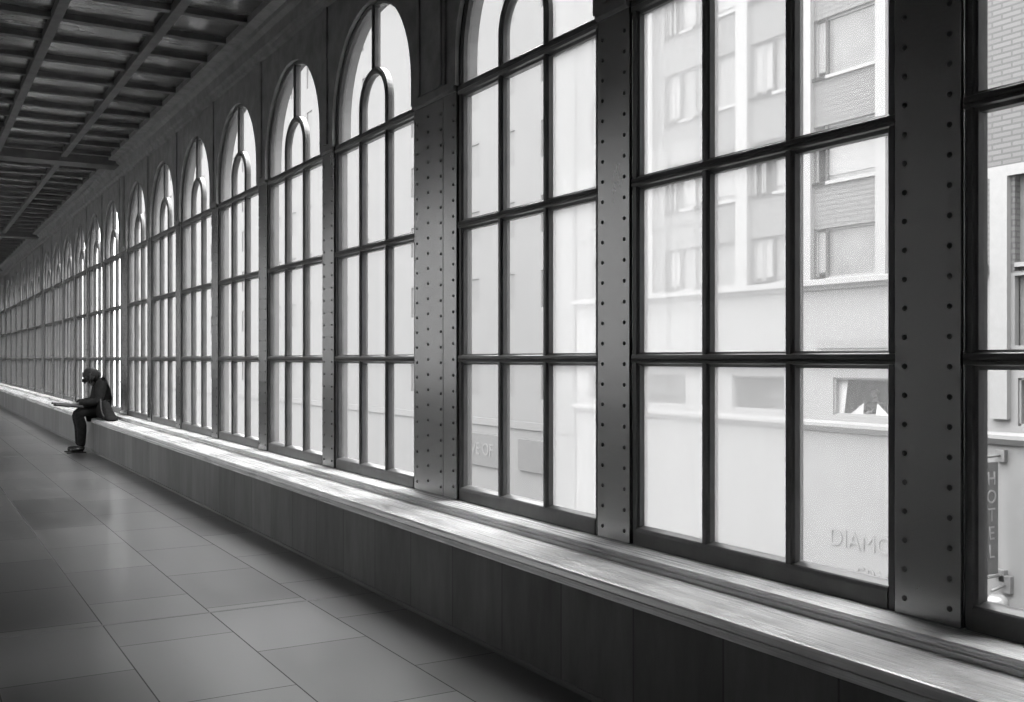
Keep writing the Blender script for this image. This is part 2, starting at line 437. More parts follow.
# end walls and the left wall with its own row of plain tall lights further up the hall
mb = MB(); mb.box(XL, 2.924, YBACK-.2, YBACK, -.15, ZC)
tag(mb.build('wall_back', M['plaster']), 'plain dark wall behind the camera', 'wall', kind='structure')
mb = MB(); mb.box(XL, 2.924, YEND, YEND+.2, -.15, ZC)
tag(mb.build('wall_front', M['plaster']), 'plain dark wall at the far end of the hall', 'wall', kind='structure')
mb = MB()
LZ0, LZ1 = .9, 4.2
LY = [(9.5+2.2*k, 9.5+2.2*k+1.7) for k in range(16)]
LY = [l for l in LY if l[1] < YEND-.3]
mb.box(XL-.25, XL, YBACK, LY[0][0], -.15, ZC); mb.box(XL-.25, XL, LY[-1][1], YEND, -.15, ZC)
for a, b in zip(LY[:-1], LY[1:]): mb.box(XL-.25, XL, a[1], b[0], LZ0, LZ1)
mb.box(XL-.25, XL, LY[0][0], LY[-1][1], -.15, LZ0); mb.box(XL-.25, XL, LY[0][0], LY[-1][1], LZ1, ZC)
tag(mb.build('wall_left', M['plaster']), 'left wall of the hall with plain window openings', 'wall', kind='structure')
M['tint'] = None
def tinted(nm, v):
    m, nt, out = newmat(nm); tr = N(nt, 'ShaderNodeBsdfTransparent'); tr.inputs['Color'].default_value = (v,v,v,1)
    nt.links.new(tr.outputs[0], out.inputs['Surface']); return m
M['tint'] = tinted('dimming_glass_near', .4); M['clear'] = tinted('dimming_glass_far', .5)  # pane tints added to cut the light from the left openings
for k, (a, b) in enumerate(LY):
    r = empty('window_%d' % (NW+1+k), (XL-.12, (a+b)/2, LZ0), 'plain rectangular window in the left wall, %s along the hall' % ['first','second','third','fourth','fifth','sixth','seventh','eighth','ninth','tenth','eleventh','twelfth','thirteenth','fourteenth','fifteenth','sixteenth'][k], 'window', 'plain windows of the left wall', 'structure')
    mb = MB(); x0, x1 = XL-.15, XL-.09; t = .05
    mb.box(x0, x1, a, a+t, LZ0, LZ1); mb.box(x0, x1, b-t, b, LZ0, LZ1)
    for z in (LZ0, LZ0+1.08, LZ0+2.16, LZ1-t): mb.box(x0, x1, a+t, b-t, z, z+t)
    for q in (1, 2): yq = a+(b-a)*q/3; mb.box(x0, x1, yq-.02, yq+.02, LZ0+t, LZ1-t)
    mb.build('window_frame', M['frame'], r)
    mb = MB(); mb.box(XL-.123, XL-.117, a, b, LZ0, LZ1); mb.build('panes', M['tint' if b < 15 else 'clear'], r)

# ------------------------------------------------------------------ arched windows
XF = 2.862; XG = 2.898
def bar_prof(w, xf, xb=2.918, step=.012):
    h = w/2
    return [(-h, xb), (-h, xf+step), (-h+.009, xf+.008), (-h+.013, xf), (h-.013, xf), (h-.009, xf+.008), (h, xf+step), (h, xb)]

def make_window(yc):
    root = empty('window_1', (XF, yc, ZLEDGE))
    zb = .636
    # outer frame: jambs and arch in one sweep
    mb = MB(); r = HW-JW/2
    path = [(yc+r, ZLEDGE)] + [(yc+r, ZS)] + [(yc+r*math.cos(PI*k/28), ZS+r*math.sin(PI*k/28)) for k in range(1, 28)] + [(yc-r, ZS), (yc-r, ZLEDGE)]
    mb.sweep_yz(path, bar_prof(JW, XF))
    fr = mb.build('window_frame', M['frame'], root)
    mb = MB()
    mb.prism([(2.918,ZLEDGE),(2.918,zb+.008),(XG-.004,zb+.006),(2.866,zb-.003),(2.861,zb-.008),(2.858,zb-.02),(2.858,ZLEDGE)], 'y', yc-HW+JW*.8, yc+HW-JW*.8)
    mb.build('bottom_rail', M['frame'], root)
    ro = (PW+MW)/2
    for s in (-1, 1):
        mb = MB(); mb.sweep_yz([(yc+s*ro, ZLEDGE+.05), (yc+s*ro, ZS)], bar_prof(MW, XF)); mb.build('mullion', M['frame'], root)
    mb = MB(); mb.sweep_yz([(yc+ro*math.cos(PI*k/24), ZS+ro*math.sin(PI*k/24)) for k in range(25)], bar_prof(MW, XF)); mb.build('arch_bar', M['frame'], root)
    mb = MB(); mb.sweep_yz([(yc, ZS+ro+.01), (yc, ZS+HW-JW*.6)], bar_prof(MW*.92, XF)); mb.build('centre_bar', M['frame'], root)
    for zc, h in ((1.396, .062), (2.196, .062), (3.0, .078)):
        mb = MB(); h2 = h/2
        mb.prism([(2.918,zc-h2),(2.882,zc-h2),(2.872,zc-h2+.012),(2.858,zc-h2+.016),(2.856,zc-.006),(2.860,zc),(2.856,zc+.006),(2.858,zc+h2-.012),(2.868,zc+h2-.008),(2.874,zc+h2),(2.918,zc+h2)], 'y', yc-HW+.004, yc+HW-.004)
        mb.build('transom', M['frame'], root)
    # panes
    mb = MB()
    g0, g1 = XG-.002, XG+.002
    cols = [(-HW+.02, -ro), (-ro, ro), (ro, HW-.02)]
    rows = [(.62, 1.396), (1.396, 2.196), (2.196, 3.0)]
    for ci, (a, b) in enumerate(cols):
        mb.mi = 2-ci
        for z0, z1 in rows: mb.box(g0, g1, yc+a, yc+b, z0, z1)
    def arcpoly(r, a0, a1, n): return [(yc+r*math.cos(a0+(a1-a0)*k/n), ZS+r*math.sin(a0+(a1-a0)*k/n)) for k in range(n+1)]
    mb.mi = 1; mb.prism([(yc-ro, 3.0), (yc+ro, 3.0)] + arcpoly(ro, 0, PI, 16), 'x', g0, g1)
    R = HW-.02
    mb.mi = 0; mb.prism([(yc+ro, 3.0), (yc+R, 3.0)] + arcpoly(R, 0, PI/2, 14) + arcpoly(ro, PI/2, 0, 10), 'x', g0, g1)
    mb.mi = 2; mb.prism([(yc-R, 3.0), (yc-ro, 3.0)] + arcpoly(ro, PI, PI/2, 10) + arcpoly(R, PI/2, PI, 14), 'x', g0, g1)
    bmesh.ops.recalc_face_normals(mb.bm, faces=mb.bm.faces)
    for f_ in mb.bm.faces:
        f_.normal_update()
        if f_.normal.x < .5: f_.material_index = 3      # painted glare film sits on the street side of the glass
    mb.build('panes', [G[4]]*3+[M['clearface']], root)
    return root

ORD = ['first','second','third','fourth','fifth','sixth','seventh','eighth','ninth','tenth','eleventh','twelfth','thirteenth','fourteenth','fifteenth','sixteenth','seventeenth','eighteenth','nineteenth','twentieth','twenty-first','twenty-second','twenty-third','twenty-fourth','twenty-fifth','twenty-sixth']
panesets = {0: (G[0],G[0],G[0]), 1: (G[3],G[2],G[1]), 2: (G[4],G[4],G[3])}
w0 = make_window(wins[2+1]); W = []
def panes_of(root): return [c for c in bpy.data.objects if c.parent == root and c.name.startswith('panes')][0]
for i, yc in enumerate(wins):
    w = w0 if i == 3 else copy_tree(w0)
    w.location.y = yc; W.append(w)
for i, w in enumerate(W):
    w.name = 'window_x%d' % i
for i, w in enumerate(W):
    w.name = 'window_%d' % (i+1)
    tag(w, 'tall arched metal window with three columns of panes, %s from the right edge of the photo' % ORD[i], 'window', 'arched windows along the hall', 'structure')
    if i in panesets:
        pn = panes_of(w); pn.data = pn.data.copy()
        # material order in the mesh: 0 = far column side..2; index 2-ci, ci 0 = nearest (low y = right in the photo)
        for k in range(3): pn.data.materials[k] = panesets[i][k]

# ------------------------------------------------------------------ riveted pillars
def make_pillar(yc, wide):
    root = empty('riveted_pillar', (DP, yc, ZLEDGE))
    z0, z1 = ZLEDGE, 3.03
    rs = .0955
    if wide:
        hw = WIDE/2
        for a, b, nm in ((-hw, -.121, 'face_plate'), (-.115, hw, 'face_plate')):
            mb = MB(); mb.box(DP, DP+.02, yc+a, yc+b, z0, z1, .002); mb.build(nm, M['steel'], root)
        mb = MB(); mb.box(DP+.006, DP+.074, yc-hw+.004, yc+hw-.004, z0, z1); mb.build('core', M['seam'], root)
        us = [-.257, -.088, .094, .257]
    else:
        hw = PLATE/2
        mb = MB(); mb.box(DP, DP+.02, yc-hw, yc+hw, z0, z1, .002); mb.build('face_plate', M['steel'], root)
        mb = MB(); mb.box(DP+.015, DP+.074, yc-hw+.004, yc+hw-.004, z0, z1); mb.build('core', M['seam'], root)
        us = [-.086, .086]
    mb = MB(); n = int((z1-z0-.1)/rs)
    for j, u in enumerate(us):
        off = .02 if wide and j in (0, 2) else 0
        for k in range(n+1):
            mb.dome((DP+.001, yc+u, z0+.055+off+k*rs), .0105, .007)
    mb.build('rivets', M['rivet'], root)
    mb = MB(); mb.prism([(DP+.012,z1),(DP-.02,z1),(DP-.02,z1-.018),(DP-.008,z1-.03),(DP+.012,z1-.03)], 'y', yc-hw, yc+hw); mb.build('cap_strip', M['iron'], root)
    return root
post = make_pillar(pillars[2][0], False); widep = make_pillar(pillars[3][0], True)
for i, (yy, w) in enumerate(pillars):
    if i == 2: o = post
    elif i == 3: o = widep
    else: o = copy_tree(widep if w else post); o.location.y = yy
    what = 'wide double-plate riveted steel pillar' if w else 'narrow riveted steel post'
    if i == 0: lb = 'narrow riveted steel post just right of the nearest window'
    elif i == len(pillars)-1: lb = 'narrow riveted steel post beyond the last window at the far end'
    else: lb = '%s between the %s and %s arched windows from the right' % (what, ORD[i-1], ORD[i])
    tag(o, lb, 'pillar', 'riveted wide pillars' if w else 'riveted posts between the windows')

# ------------------------------------------------------------------ long bench
BX = 2.44; ZB = .508
bench = empty('bench', (2.6, 20.0, 0), 'long built-in timber bench with pale worn seat running under the windows', 'bench')
mb = MB(); mb.prism([(2.406,.447),(2.412,.471),(2.418,.474),(2.411,.478),(2.418,.497),(2.424,.505),(2.434,ZB),(2.705,ZB),(2.705,.447)], 'y', YBACK+.01, YEND-.01)
mb.build('seat', M['seat'], bench)
mb = MB(); mb.box(BX, BX+.04, YBACK+.01, YEND-.01, .0, .449); mb.build('front_panel', M['panel'], bench)
M['plinth'] = paint('worn_plinth', .13, .5, .4, .25, (4,2,4))
mb = MB(); mb.prism([(BX+.001,0),(BX-.012,0),(BX-.012,.016),(BX-.008,.022),(BX+.001,.022)], 'y', YBACK+.01, YEND-.01); mb.build('plinth', M['plinth'], bench)
mb = MB(); mb.prism([(2.700,.45),(2.700,.525),(2.708,.530),(2.708,.536),(2.700,.541),(2.698,.548),(2.703,.554),(2.712,ZLEDGE),(2.92,ZLEDGE),(2.92,.45)], 'y', YBACK+.01, YEND-.01)
mb.build('back_ledge', M['seat'], bench)


# ------------------------------------------------------------------ the street outside
ZG = -7.6; XB = 22.0
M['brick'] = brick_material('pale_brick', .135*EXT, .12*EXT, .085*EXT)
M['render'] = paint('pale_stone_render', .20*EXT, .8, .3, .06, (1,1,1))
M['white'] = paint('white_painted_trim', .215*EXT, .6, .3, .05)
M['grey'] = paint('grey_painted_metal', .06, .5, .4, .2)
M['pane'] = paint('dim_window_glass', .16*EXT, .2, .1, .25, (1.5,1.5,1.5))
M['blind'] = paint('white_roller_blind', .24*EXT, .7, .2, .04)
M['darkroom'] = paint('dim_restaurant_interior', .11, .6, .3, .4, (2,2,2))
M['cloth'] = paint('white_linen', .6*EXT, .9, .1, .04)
mb = MB(); mb.box(-80, -2.9, -80, 190, ZG-.25, ZG-.05)
tag(mb.build('trackbed', paint('dark_ballast', .05, .9, .2, .3)), 'dark open ground on the other side of the hall', 'ground', kind='structure')
mb = MB(); mb.box(-2.9, 120, -80, 190, ZG-.2, ZG)
tag(mb.build('ground', M['street']), 'pale street paving far below the windows', 'street', kind='structure')

def holes_wall(mb, x, y0, y1, z0, z1, holes, depth=.22):
    ys = sorted(set([y0, y1] + [v for h in holes for v in h[:2]])); zs = sorted(set([z0, z1] + [v for h in holes for v in h[2:4]]))
    for a, b in zip(ys[:-1], ys[1:]):
        for c, d in zip(zs[:-1], zs[1:]):
            my, mz = (a+b)/2, (c+d)/2
            if any(h[0] < my < h[1] and h[2] < mz < h[3] for h in holes): continue
            mb.quad([(x,a,c),(x,a,d),(x,b,d),(x,b,c)])
    for a, b, c, d in [h[:4] for h in holes]:
        mb.quad([(x,a,c),(x+depth,a,c),(x+depth,a,d),(x,a,d)]); mb.quad([(x,b,c),(x,b,d),(x+depth,b,d),(x+depth,b,c)])
        mb.quad([(x,a,c),(x,b,c),(x+depth,b,c),(x+depth,a,c)]); mb.quad([(x,a,d),(x+depth,a,d),(x+depth,b,d),(x,b,d)])
    # sides, top and back make it a solid block
    mb.quad([(x,y0,z0),(x,y0,z1),(x+9,y0,z1),(x+9,y0,z0)]); mb.quad([(x,y1,z0),(x+9,y1,z0),(x+9,y1,z1),(x,y1,z1)])
    mb.quad([(x,y0,z1),(x,y1,z1),(x+9,y1,z1),(x+9,y0,z1)]); mb.quad([(x+9,y0,z0),(x+9,y0,z1),(x+9,y1,z1),(x+9,y1,z0)])

def facade_window(root, h, mat, sill=True, bars=1, blind=False, fm=None, xo=.14):
    a, b, c, d = h; x = XB+xo
    mb = MB(); t = .06
    mb.box(x-.03, x+.06, a, a+t, c, d); mb.box(x-.03, x+.06, b-t, b, c, d); mb.box(x-.03, x+.06, a+t, b-t, c, c+t); mb.box(x-.03, x+.06, a+t, b-t, d-t, d)
    if bars == 1 and b-a > .6: m_ = (a+b)/2; mb.box(x-.02, x+.05, m_-.025, m_+.025, c+t, d-t)
    if sill: mb.box(XB-.09, XB+.1, a-.06, b+.06, c-.09, c)
    f = mb.build('facade_window', fm or M['white'], root)
    mb = MB(); mb.box(x+.02, x+.04, a+t, b-t, c+t, d-t); mb.build('pane', mat, f)
    if blind:
        mb = MB(); mb.box(x+.005, x+.015, a+t, b-t, c+t+.12, d-t); mb.build('blind', M['blind'], f)

bl = empty('street_building', (XB, 20, ZG), 'pale brick building with white pilasters across the street, seen through the nearest windows', 'building')
holes = []
floorsz = [(3.62,5.0),(6.28,7.85),(9.2,10.82),(12.1,13.7),(15.0,16.6),(17.9,19.45),(20.8,22.4),(23.7,25.2)]
colsy = [(18.83,27.57),(20.62,21.05),(22.66,23.54),(25.3,26.1),(26.9,27.7),(29.6,30.4),(31.2,32.0),(16.2,17.2)]
uph = [(a,b,c,d) for a,b in colsy for c,d in floorsz] + [(13.3,14.2,c,d) for c,d in floorsz[1:]]
near = [(13.3,14.93,1.7,5.6)]
rest = [(17.9,20.35,-.14,.88),(22.2,24.4,-.14,.88),(26.6,28.7,-.14,.88),(13.2,14.85,-.14,.95),(30.2,32.2,-.14,.88)]
mb = MB(); holes_wall(mb, XB, 8, 33, 3.36, 27.5, uph + [near[0][:2]+(3.4,5.6)]); mb.build('brick_wall', M['brick'], bl)
mb = MB(); holes_wall(mb, XB, 8, 33, ZG, 3.36, [(13.3,14.93,1.7,3.30)] + rest, .16); mb.build('lower_wall', M['render'], bl)
for h in uph: facade_window(bl, h, M['pane'], True, 1, blind=(h[0] in (20.62, 22.66, 26.9) or random.random() < .25))
mb = MB(); mb.box(XB+.2, XB+.24, 13.3, 14.93, 1.7, 5.6); mb.build('tall_window_pane', M['pane'], bl)
mb = MB(); mb.box(XB-.02, XB+.1, 13.25, 13.4, 1.7, 5.6); mb.box(XB-.02, XB+.19, 14.0, 14.1, 1.7, 5.6); mb.box(XB-.02, XB+.19, 13.3, 14.93, 3.5, 3.6); mb.box(XB-.1, XB+.1, 13.2, 15.55, 5.6, 5.85)
mb.build('tall_window_surround', M['white'], bl)
for a, b, z0, z1 in ((18.47,18.80,3.36,27.5),(21.05,21.40,3.36,27.5),(23.6,24.1,3.36,27.5),(28.2,28.7,3.36,27.5),(15.03,15.47,0,5.6),(15.03,15.47,5.9,27.5)):
    if z0 == 5.9: continue
    mb = MB(); mb.box(XB-.14, XB+.02, a, b, z0, z1); mb.build('pilaster', M['white'], bl)
mb = MB(); mb.prism([(XB+.02,3.30),(XB-.1,3.30),(XB-.14,3.36),(XB-.30,3.42),(XB-.30,3.56),(XB+.02,3.62)], 'y', 15.6, 33); mb.build('ledge', M['white'], bl)
mb = MB(); mb.prism([(XB+.02,-.62),(XB-.12,-.58),(XB-.25,-.45),(XB-.25,-.36),(XB+.02,-.30)], 'y', 8, 33); mb.build('ledge', M['white'], bl)
mb = MB(); mb.box(XB-.05, XB+.02, 18.2, 20.9, 1.68, 1.92); mb.build('fascia_band', paint('pale_grey_fascia', .17*EXT, .7, .2, .06), bl)
mb = MB(); mb.box(XB-.5, XB+9.2, 7.8, 32.99, 27.5, 28.3); mb.build('cornice', M['white'], bl)
for h in rest:
    a, b, c, d = h
    mb = MB(); mb.box(XB+1.9, XB+2.0, a-.3, b+.9, c-.4, d+.5); mb.box(XB+.5, XB+1.9, a-.3, a-.25, c-.4, d+.5); mb.box(XB+.5, XB+1.9, b+.85, b+.9, c-.4, d+.5)
    mb.box(XB+.5, XB+1.9, a-.3, b+.9, c-.45, c-.4)
    mb.build('dining_room', M['darkroom'], bl)
    mb = MB(); t = .05
    mb.box(XB+.05, XB+.15, a, a+t, c, d); mb.box(XB+.05, XB+.15, b-t, b, c, d); mb.box(XB+.05, XB+.15, a, b, c, c+t); mb.box(XB+.05, XB+.15, a, b, d-t, d)
    mb.build('dining_window', M['white'], bl)

# text as real mesh, standing on the facade (reads from -x side: text x axis runs along -y)
def text_mesh(name, body, size, loc, mat, parent=None, stack=False, depth=.01, rot=None):
    cu = bpy.data.curves.new(name, 'FONT'); cu.body = body; cu.size = size; cu.extrude = depth; cu.align_x = 'CENTER'; cu.align_y = 'CENTER'
    if stack: cu.space_line = .95
    o = bpy.data.objects.new(name+'_tmp', cu); link(o)
    dg = bpy.context.evaluated_depsgraph_get(); me = bpy.data.meshes.new_from_object(o.evaluated_get(dg))
    bpy.data.objects.remove(o)
    me.transform(rot if rot else Matrix(((0,0,-1,0),(-1,0,0,0),(0,1,0,0),(0,0,0,1))))
    me.transform(Matrix.Translation(Vector(loc) - (parent_world(parent) if parent else Vector())))
    me.materials.clear(); me.materials.append(mat)
    n = bpy.data.objects.new(name, me); link(n); n.parent = parent
    return n
M['faintletter'] = paint('pale_grey_letters', .19*EXT, .7, .2, .05)
text_mesh('sign_letters', 'DIAMO', .66, (XB-.02, 19.4, -3.5), M['faintletter'], bl)
text_mesh('sign_letters', 'ERV', .66, (XB-.02, 19.0, -4.4), M['faintletter'], bl)

mb = MB(); mb.box(2.99, 6.6, -2.5, 2.6, 6.0, 6.22, .02)  # slab added out of view to keep sky light off the near bench
for k in range(4): mb.box(2.99, 6.5, -2.2+1.5*k, -2.1+1.5*k, 5.8, 6.0)
tag(mb.build('added_shade_canopy', M['iron']), 'added dark flat canopy, out of view above the nearest window, shading the near bench', 'canopy', kind='structure')
added_block = empty('street_building', (12, -10, ZG), 'added unseen block behind the camera, keeping sky light off the near windows', 'building')  # unseen mass added to cut the sky light on the near end
mb = MB(); mb.box(3.06, 19.0, -26, -.3, ZG, 15.0); mb.build('wall', M['render'], added_block)
mb = MB(); mb.box(2.95, 19.2, -26.1, -.15, 15.0, 15.5); mb.build('cornice', M['white'], added_block)
# far pale buildings along the same street front
M['pale1'] = paint('pale_limestone_front', .118*EXT, .85, .2, .05, (.6,.6,.6)); M['pale2'] = paint('white_rendered_front', .123*EXT, .85, .2, .04, (.6,.6,.6))
M['palepane'] = paint('pale_reflecting_glass', .112*EXT, .6, .05, .15, (1,1,1))
specs = [(33.1, 52.0, 29.0, M['pale2'], 'white rendered building standing just beyond the brick building across the street'),
         (52.0, 76.0, 30.0, M['pale1'], 'pale limestone building further along the street behind the middle windows'),
         (76.0, 130.0, 31.0, M['pale2'], 'long pale building at the far end of the street front')]
for (a, b, top, mt, lb) in specs:
    r = empty('street_building', (XB, (a+b)/2, ZG), lb, 'building')
    hs = []; yy = a+1.4
    while yy < b-2.2:
        for c, d in [(-.3,1.6),(3.4,5.0),(6.4,8.0),(9.4,11.0),(12.4,14.0),(15.4,17.0),(18.4,20.0),(21.4,23.0),(24.4,26.0)]: hs.append((yy, yy+1.1, c, d))
        yy += 3.1
    mb = MB(); holes_wall(mb, XB, a, b, ZG, top, hs, .09); mb.build('wall', mt, r)
    for h in hs: facade_window(r, h, M['palepane'], False, 0, fm=mt, xo=.035)
    mb = MB(); mb.box(XB-.4, XB+9.2, a+.02, b-.02, top, top+.6); mb.build('cornice', mt, r)
    mb = MB(); mb.box(XB-.08, XB+.02, a, b, -1.5, -1.2); mb.build('ledge', mt, r)

# shop fascia boards with lettering, on the white building
M['signboard'] = paint('grey_sign_board', .085*EXT, .7, .1, .08); M['signletter'] = paint('white_sign_letters', .14*EXT, .7, .1, .05)
def fascia(y0, y1, z0, z1, txt, label):
    r = empty('shop_sign', (XB-.12, (y0+y1)/2, z0), label, 'sign')
    mb = MB(); mb.box(XB-.12, XB, y0, y1, z0, z1, .01); mb.build('board', M['signboard'], r)
    if txt: text_mesh('letters', txt, (z1-z0)*.55, (XB-.13, (y0+y1)/2, (z0+z1)/2), M['signletter'], r)
fascia(38.7, 41.9, -3.3, -1.9, 'VE OF', 'pale grey shop sign with white letters, seen low through the third window')
fascia(34.9, 37.2, -3.2, -1.9, None, 'pale grey blank sign board on the white building, right of the lettered one')

tent = empty('market_tent', (18.5, 28.5, ZG), 'white gabled market tent in the street, seen low through the third window', 'tent')
mb = MB(); mb.prism([(16.9,-4.6),(18.5,-3.4),(20.1,-4.6),(20.1,-4.75),(18.5,-3.55),(16.9,-4.75)], 'y', 27.2, 29.8); mb.build('canopy', M['cloth'], tent)
for xx in (17.0, 20.0):
    for yy in (27.3, 29.7):
        mb = MB(); mb.tube([(xx,yy,ZG),(xx,yy,-4.65)], .04); mb.build('leg', M['grey'], tent)

# hotel blade sign, brackets, wall lamp
M['banner'] = paint('dark_grey_banner', .035, .6, .3, .15)
sg = empty('hotel_sign', (XB, 15.22, -2.3), 'dark grey vertical hotel sign with white letters, hung from brackets on the white pilaster', 'sign')
mb = MB(); mb.box(21.28, 21.78, 15.19, 15.25, -3.55, -.98, .008); mb.build('panel', M['banner'], sg)
R_ = Matrix(((1,0,0,0),(0,0,-1,0),(0,1,0,0),(0,0,0,1)))
text_mesh('letters', 'H\nO\nT\nE\nL', .44, (21.53, 15.185, -2.2), M['white'], sg, True, .006, R_)
for z in (-.85, -3.62):
    mb = MB(); mb.tube([(21.2,15.22,z),(21.95,15.22,z)], .03); mb.box(21.86, 22.0, 15.1, 15.34, z-.14, z+.14, .01); mb.build('bracket', M['grey'], sg)
lp = empty('wall_lamp', (XB, 15.1, -4.1), 'round grey wall lamp on an arm below the hotel sign', 'lamp')
mb = MB(); mb.tube([(21.4,15.1,-3.9),(21.95,15.1,-3.8)], .035); mb.box(21.86, 22.0, 14.95, 15.25, -4.0, -3.6, .01); mb.build('arm', M['grey'], lp)
mb = MB(); mb.ball((21.62,15.1,-4.2), .25, (1,1,.9)); mb.build('globe', paint('smoked_lamp_globe', .10, .2, .5, .1), lp)

# restaurant window: curtain, napkins, lamp
cu = empty('curtain', (XB+.4, 20.2, -.14), 'white gathered curtain at the left side of the restaurant window', 'curtain')
mb = MB(); n = 26; rows = []
for k in range(n+1):
    t = k/n; yt = 20.52-.50*t; yb = 20.52-.36*t
    rows.append(((XB+.24+.03*math.sin(k*1.9), yb, -.12), (XB+.24+.03*math.sin(k*1.9+.4), yt, .86)))
v = [(mb.bm.verts.new(a), mb.bm.verts.new(b)) for a, b in rows]
v2 = [(mb.bm.verts.new((a[0]+.012, a[1], a[2])), mb.bm.verts.new((b[0]+.012, b[1], b[2]))) for a, b in rows]
for k in range(n):
    mb.face([v[k][0], v[k+1][0], v[k+1][1], v[k][1]], True); mb.face([v2[k][0], v2[k][1], v2[k+1][1], v2[k+1][0]], True)
mb.face([v[0][0], v[0][1], v2[0][1], v2[0][0]]); mb.face([v[-1][1], v[-1][0], v2[-1][0], v2[-1][1]])
mb.build('fabric', M['cloth'], cu)
tb = empty('restaurant_table', (XB+.7, 19.5, -.54), 'white clothed dining table just inside the restaurant window', 'table')
mb = MB(); mb.box(XB+.40, XB+1.0, 18.6, 20.45, -.16, -.12, .01); mb.build('tabletop', M['cloth'], tb)
for yy in (18.8, 20.2): mb = MB(); mb.box(XB+.65, XB+.75, yy-.05, yy+.05, -.54, -.16); mb.build('leg', M['grey'], tb)
for k, (yy, sgn) in enumerate(((19.95, 1), (19.12, -1))):
    mb = MB(); x = XB+.5
    A = [(x, yy+.24*sgn, -.12), (x, yy-.20*sgn, -.12), (x+.2, yy, -.12)]; T = (x+.05, yy-.19*sgn, .20)
    vv = [mb.bm.verts.new(p) for p in A+[T]]
    for q in ((0,1,2),(0,1,3),(1,2,3),(2,0,3)): mb.face([vv[i] for i in q])
    tag(mb.build('napkin', M['cloth']), 'white napkin folded to a point on the restaurant table, %s of the diner' % ['left', 'right'][k], 'napkin', 'folded napkins in the restaurant window')
vs_ = empty('flower_vase', (XB+.9, 23.25, -.14), 'vase of pale dried flowers in the middle restaurant window', 'vase')
mb = MB(); mb.tube([(XB+.9,23.25,-.14),(XB+.9,23.25,-.08),(XB+.9,23.25,.05),(XB+.9,23.25,.12)], [.06,.1,.08,.05], 12); mb.build('vessel', M['white'], vs_)
mb = MB()
for k in range(46):
    a = random.uniform(0, 2*PI); e = random.uniform(.3, 1.4); ln = random.uniform(.3, .6)
    p = Vector((XB+.9+math.cos(a)*math.cos(e)*ln*.6, 23.25+math.sin(a)*math.cos(e)*ln, .1+math.sin(e)*ln))
    mb.tube([(XB+.9,23.25,.1), p], .006, 4); mb.ball(p, .035, seg=6, rings=4)
mb.build('flowers', M['cloth'], vs_)
sb_ = MB(); sb_.box(XB+.55, XB+1.2, 22.3, 24.3, -.2, -.14, .01)
tag(sb_.build('window_shelf', M['white']), 'white shelf under the dried flowers in the restaurant window', 'shelf')

# ------------------------------------------------------------------ people
M['skin'] = paint('skin', .2, .5, .4, .08)
M['jacket'] = paint('dark_jacket_cloth', .025, .85, .05, .3, (14,14,14), .3, 60)
M['trouser'] = paint('dark_trousers', .022, .9, .05, .3, (20,20,20), .2, 80)
M['hair'] = paint('dark_hair', .025, .6, .15, .4, (50,50,8))
M['shoe'] = paint('black_leather_shoes', .02, .4, .5, .2)
M['paper'] = paint('printed_paper', .05, .8, .1, .25, (9,60,9))
M['bag'] = paint('black_canvas_bag', .015, .9, .03, .3, (20,20,20), .3, 70)
M['bagtrim'] = paint('pale_worn_strap', .05, .8, .05, .2)

def skin_mesh(chains, sub=1):
    """chains: lists of (key, (x,y,z), r); equal keys are the same joint. Returns an evaluated mesh."""
    keys = {}; vs = []; rs = []; es = []
    for ch in chains:
        prev = None
        for key, p, r in ch:
            if key not in keys: keys[key] = len(vs); vs.append(p); rs.append(r)
            if prev is not None and (prev, keys[key]) not in es: es.append((prev, keys[key]))
            prev = keys[key]
    me = bpy.data.meshes.new('skin_tmp'); me.from_pydata(vs, es, [])
    o = bpy.data.objects.new('skin_tmp', me); link(o)
    md = o.modifiers.new('s', 'SKIN'); md.use_smooth_shade = True
    for i, r in enumerate(rs):
        rr = r if isinstance(r, tuple) else (r, r)
        me.skin_vertices[0].data[i].radius = rr; me.skin_vertices[0].data[i].use_root = (i == 0)
    sd = o.modifiers.new('d', 'SUBSURF'); sd.levels = sub; sd.render_levels = sub
    dg = bpy.context.evaluated_depsgraph_get(); dg.update()
    out = bpy.data.meshes.new_from_object(o.evaluated_get(dg))
    bpy.data.objects.remove(o)
    return out

def hand_chain(tag_, wrist, d, side, curl):
    """palm and five bent fingers; d = direction of the hand, side = thumb side direction, curl = direction fingers bend to"""
    d = Vector(d).normalized(); s = Vector(side).normalized(); c = Vector(curl).normalized(); w = Vector(wrist)
    ch = []
    palm = w + d*.05
    ch.append([(tag_+'w', tuple(w), .025), (tag_+'p', tuple(palm), (.032, .018))])
    for k, (off, ln) in enumerate(((.028,.070),(.010,.078),(-.009,.073),(-.026,.058))):
        b = w + d*.088 + s*off; m1 = b + d*ln*.45 + c*ln*.18; m2 = m1 + d*ln*.25 + c*ln*.34
        ch.append([(tag_+'p', tuple(palm), (.032,.018)), (tag_+'b%d'%k, tuple(b), .0095), (tag_+'m%d'%k, tuple(m1), .0085), (tag_+'t%d'%k, tuple(m2), .007)])
    t0 = w + d*.03 + s*.03; t1 = t0 + d*.035 + s*.025 + c*.015; t2 = t1 + d*.03 + c*.012
    ch.append([(tag_+'p', tuple(palm), (.032,.018)), (tag_+'x0', tuple(t0), .012), (tag_+'x1', tuple(t1), .0095), (tag_+'x2', tuple(t2), .008)])
    return ch

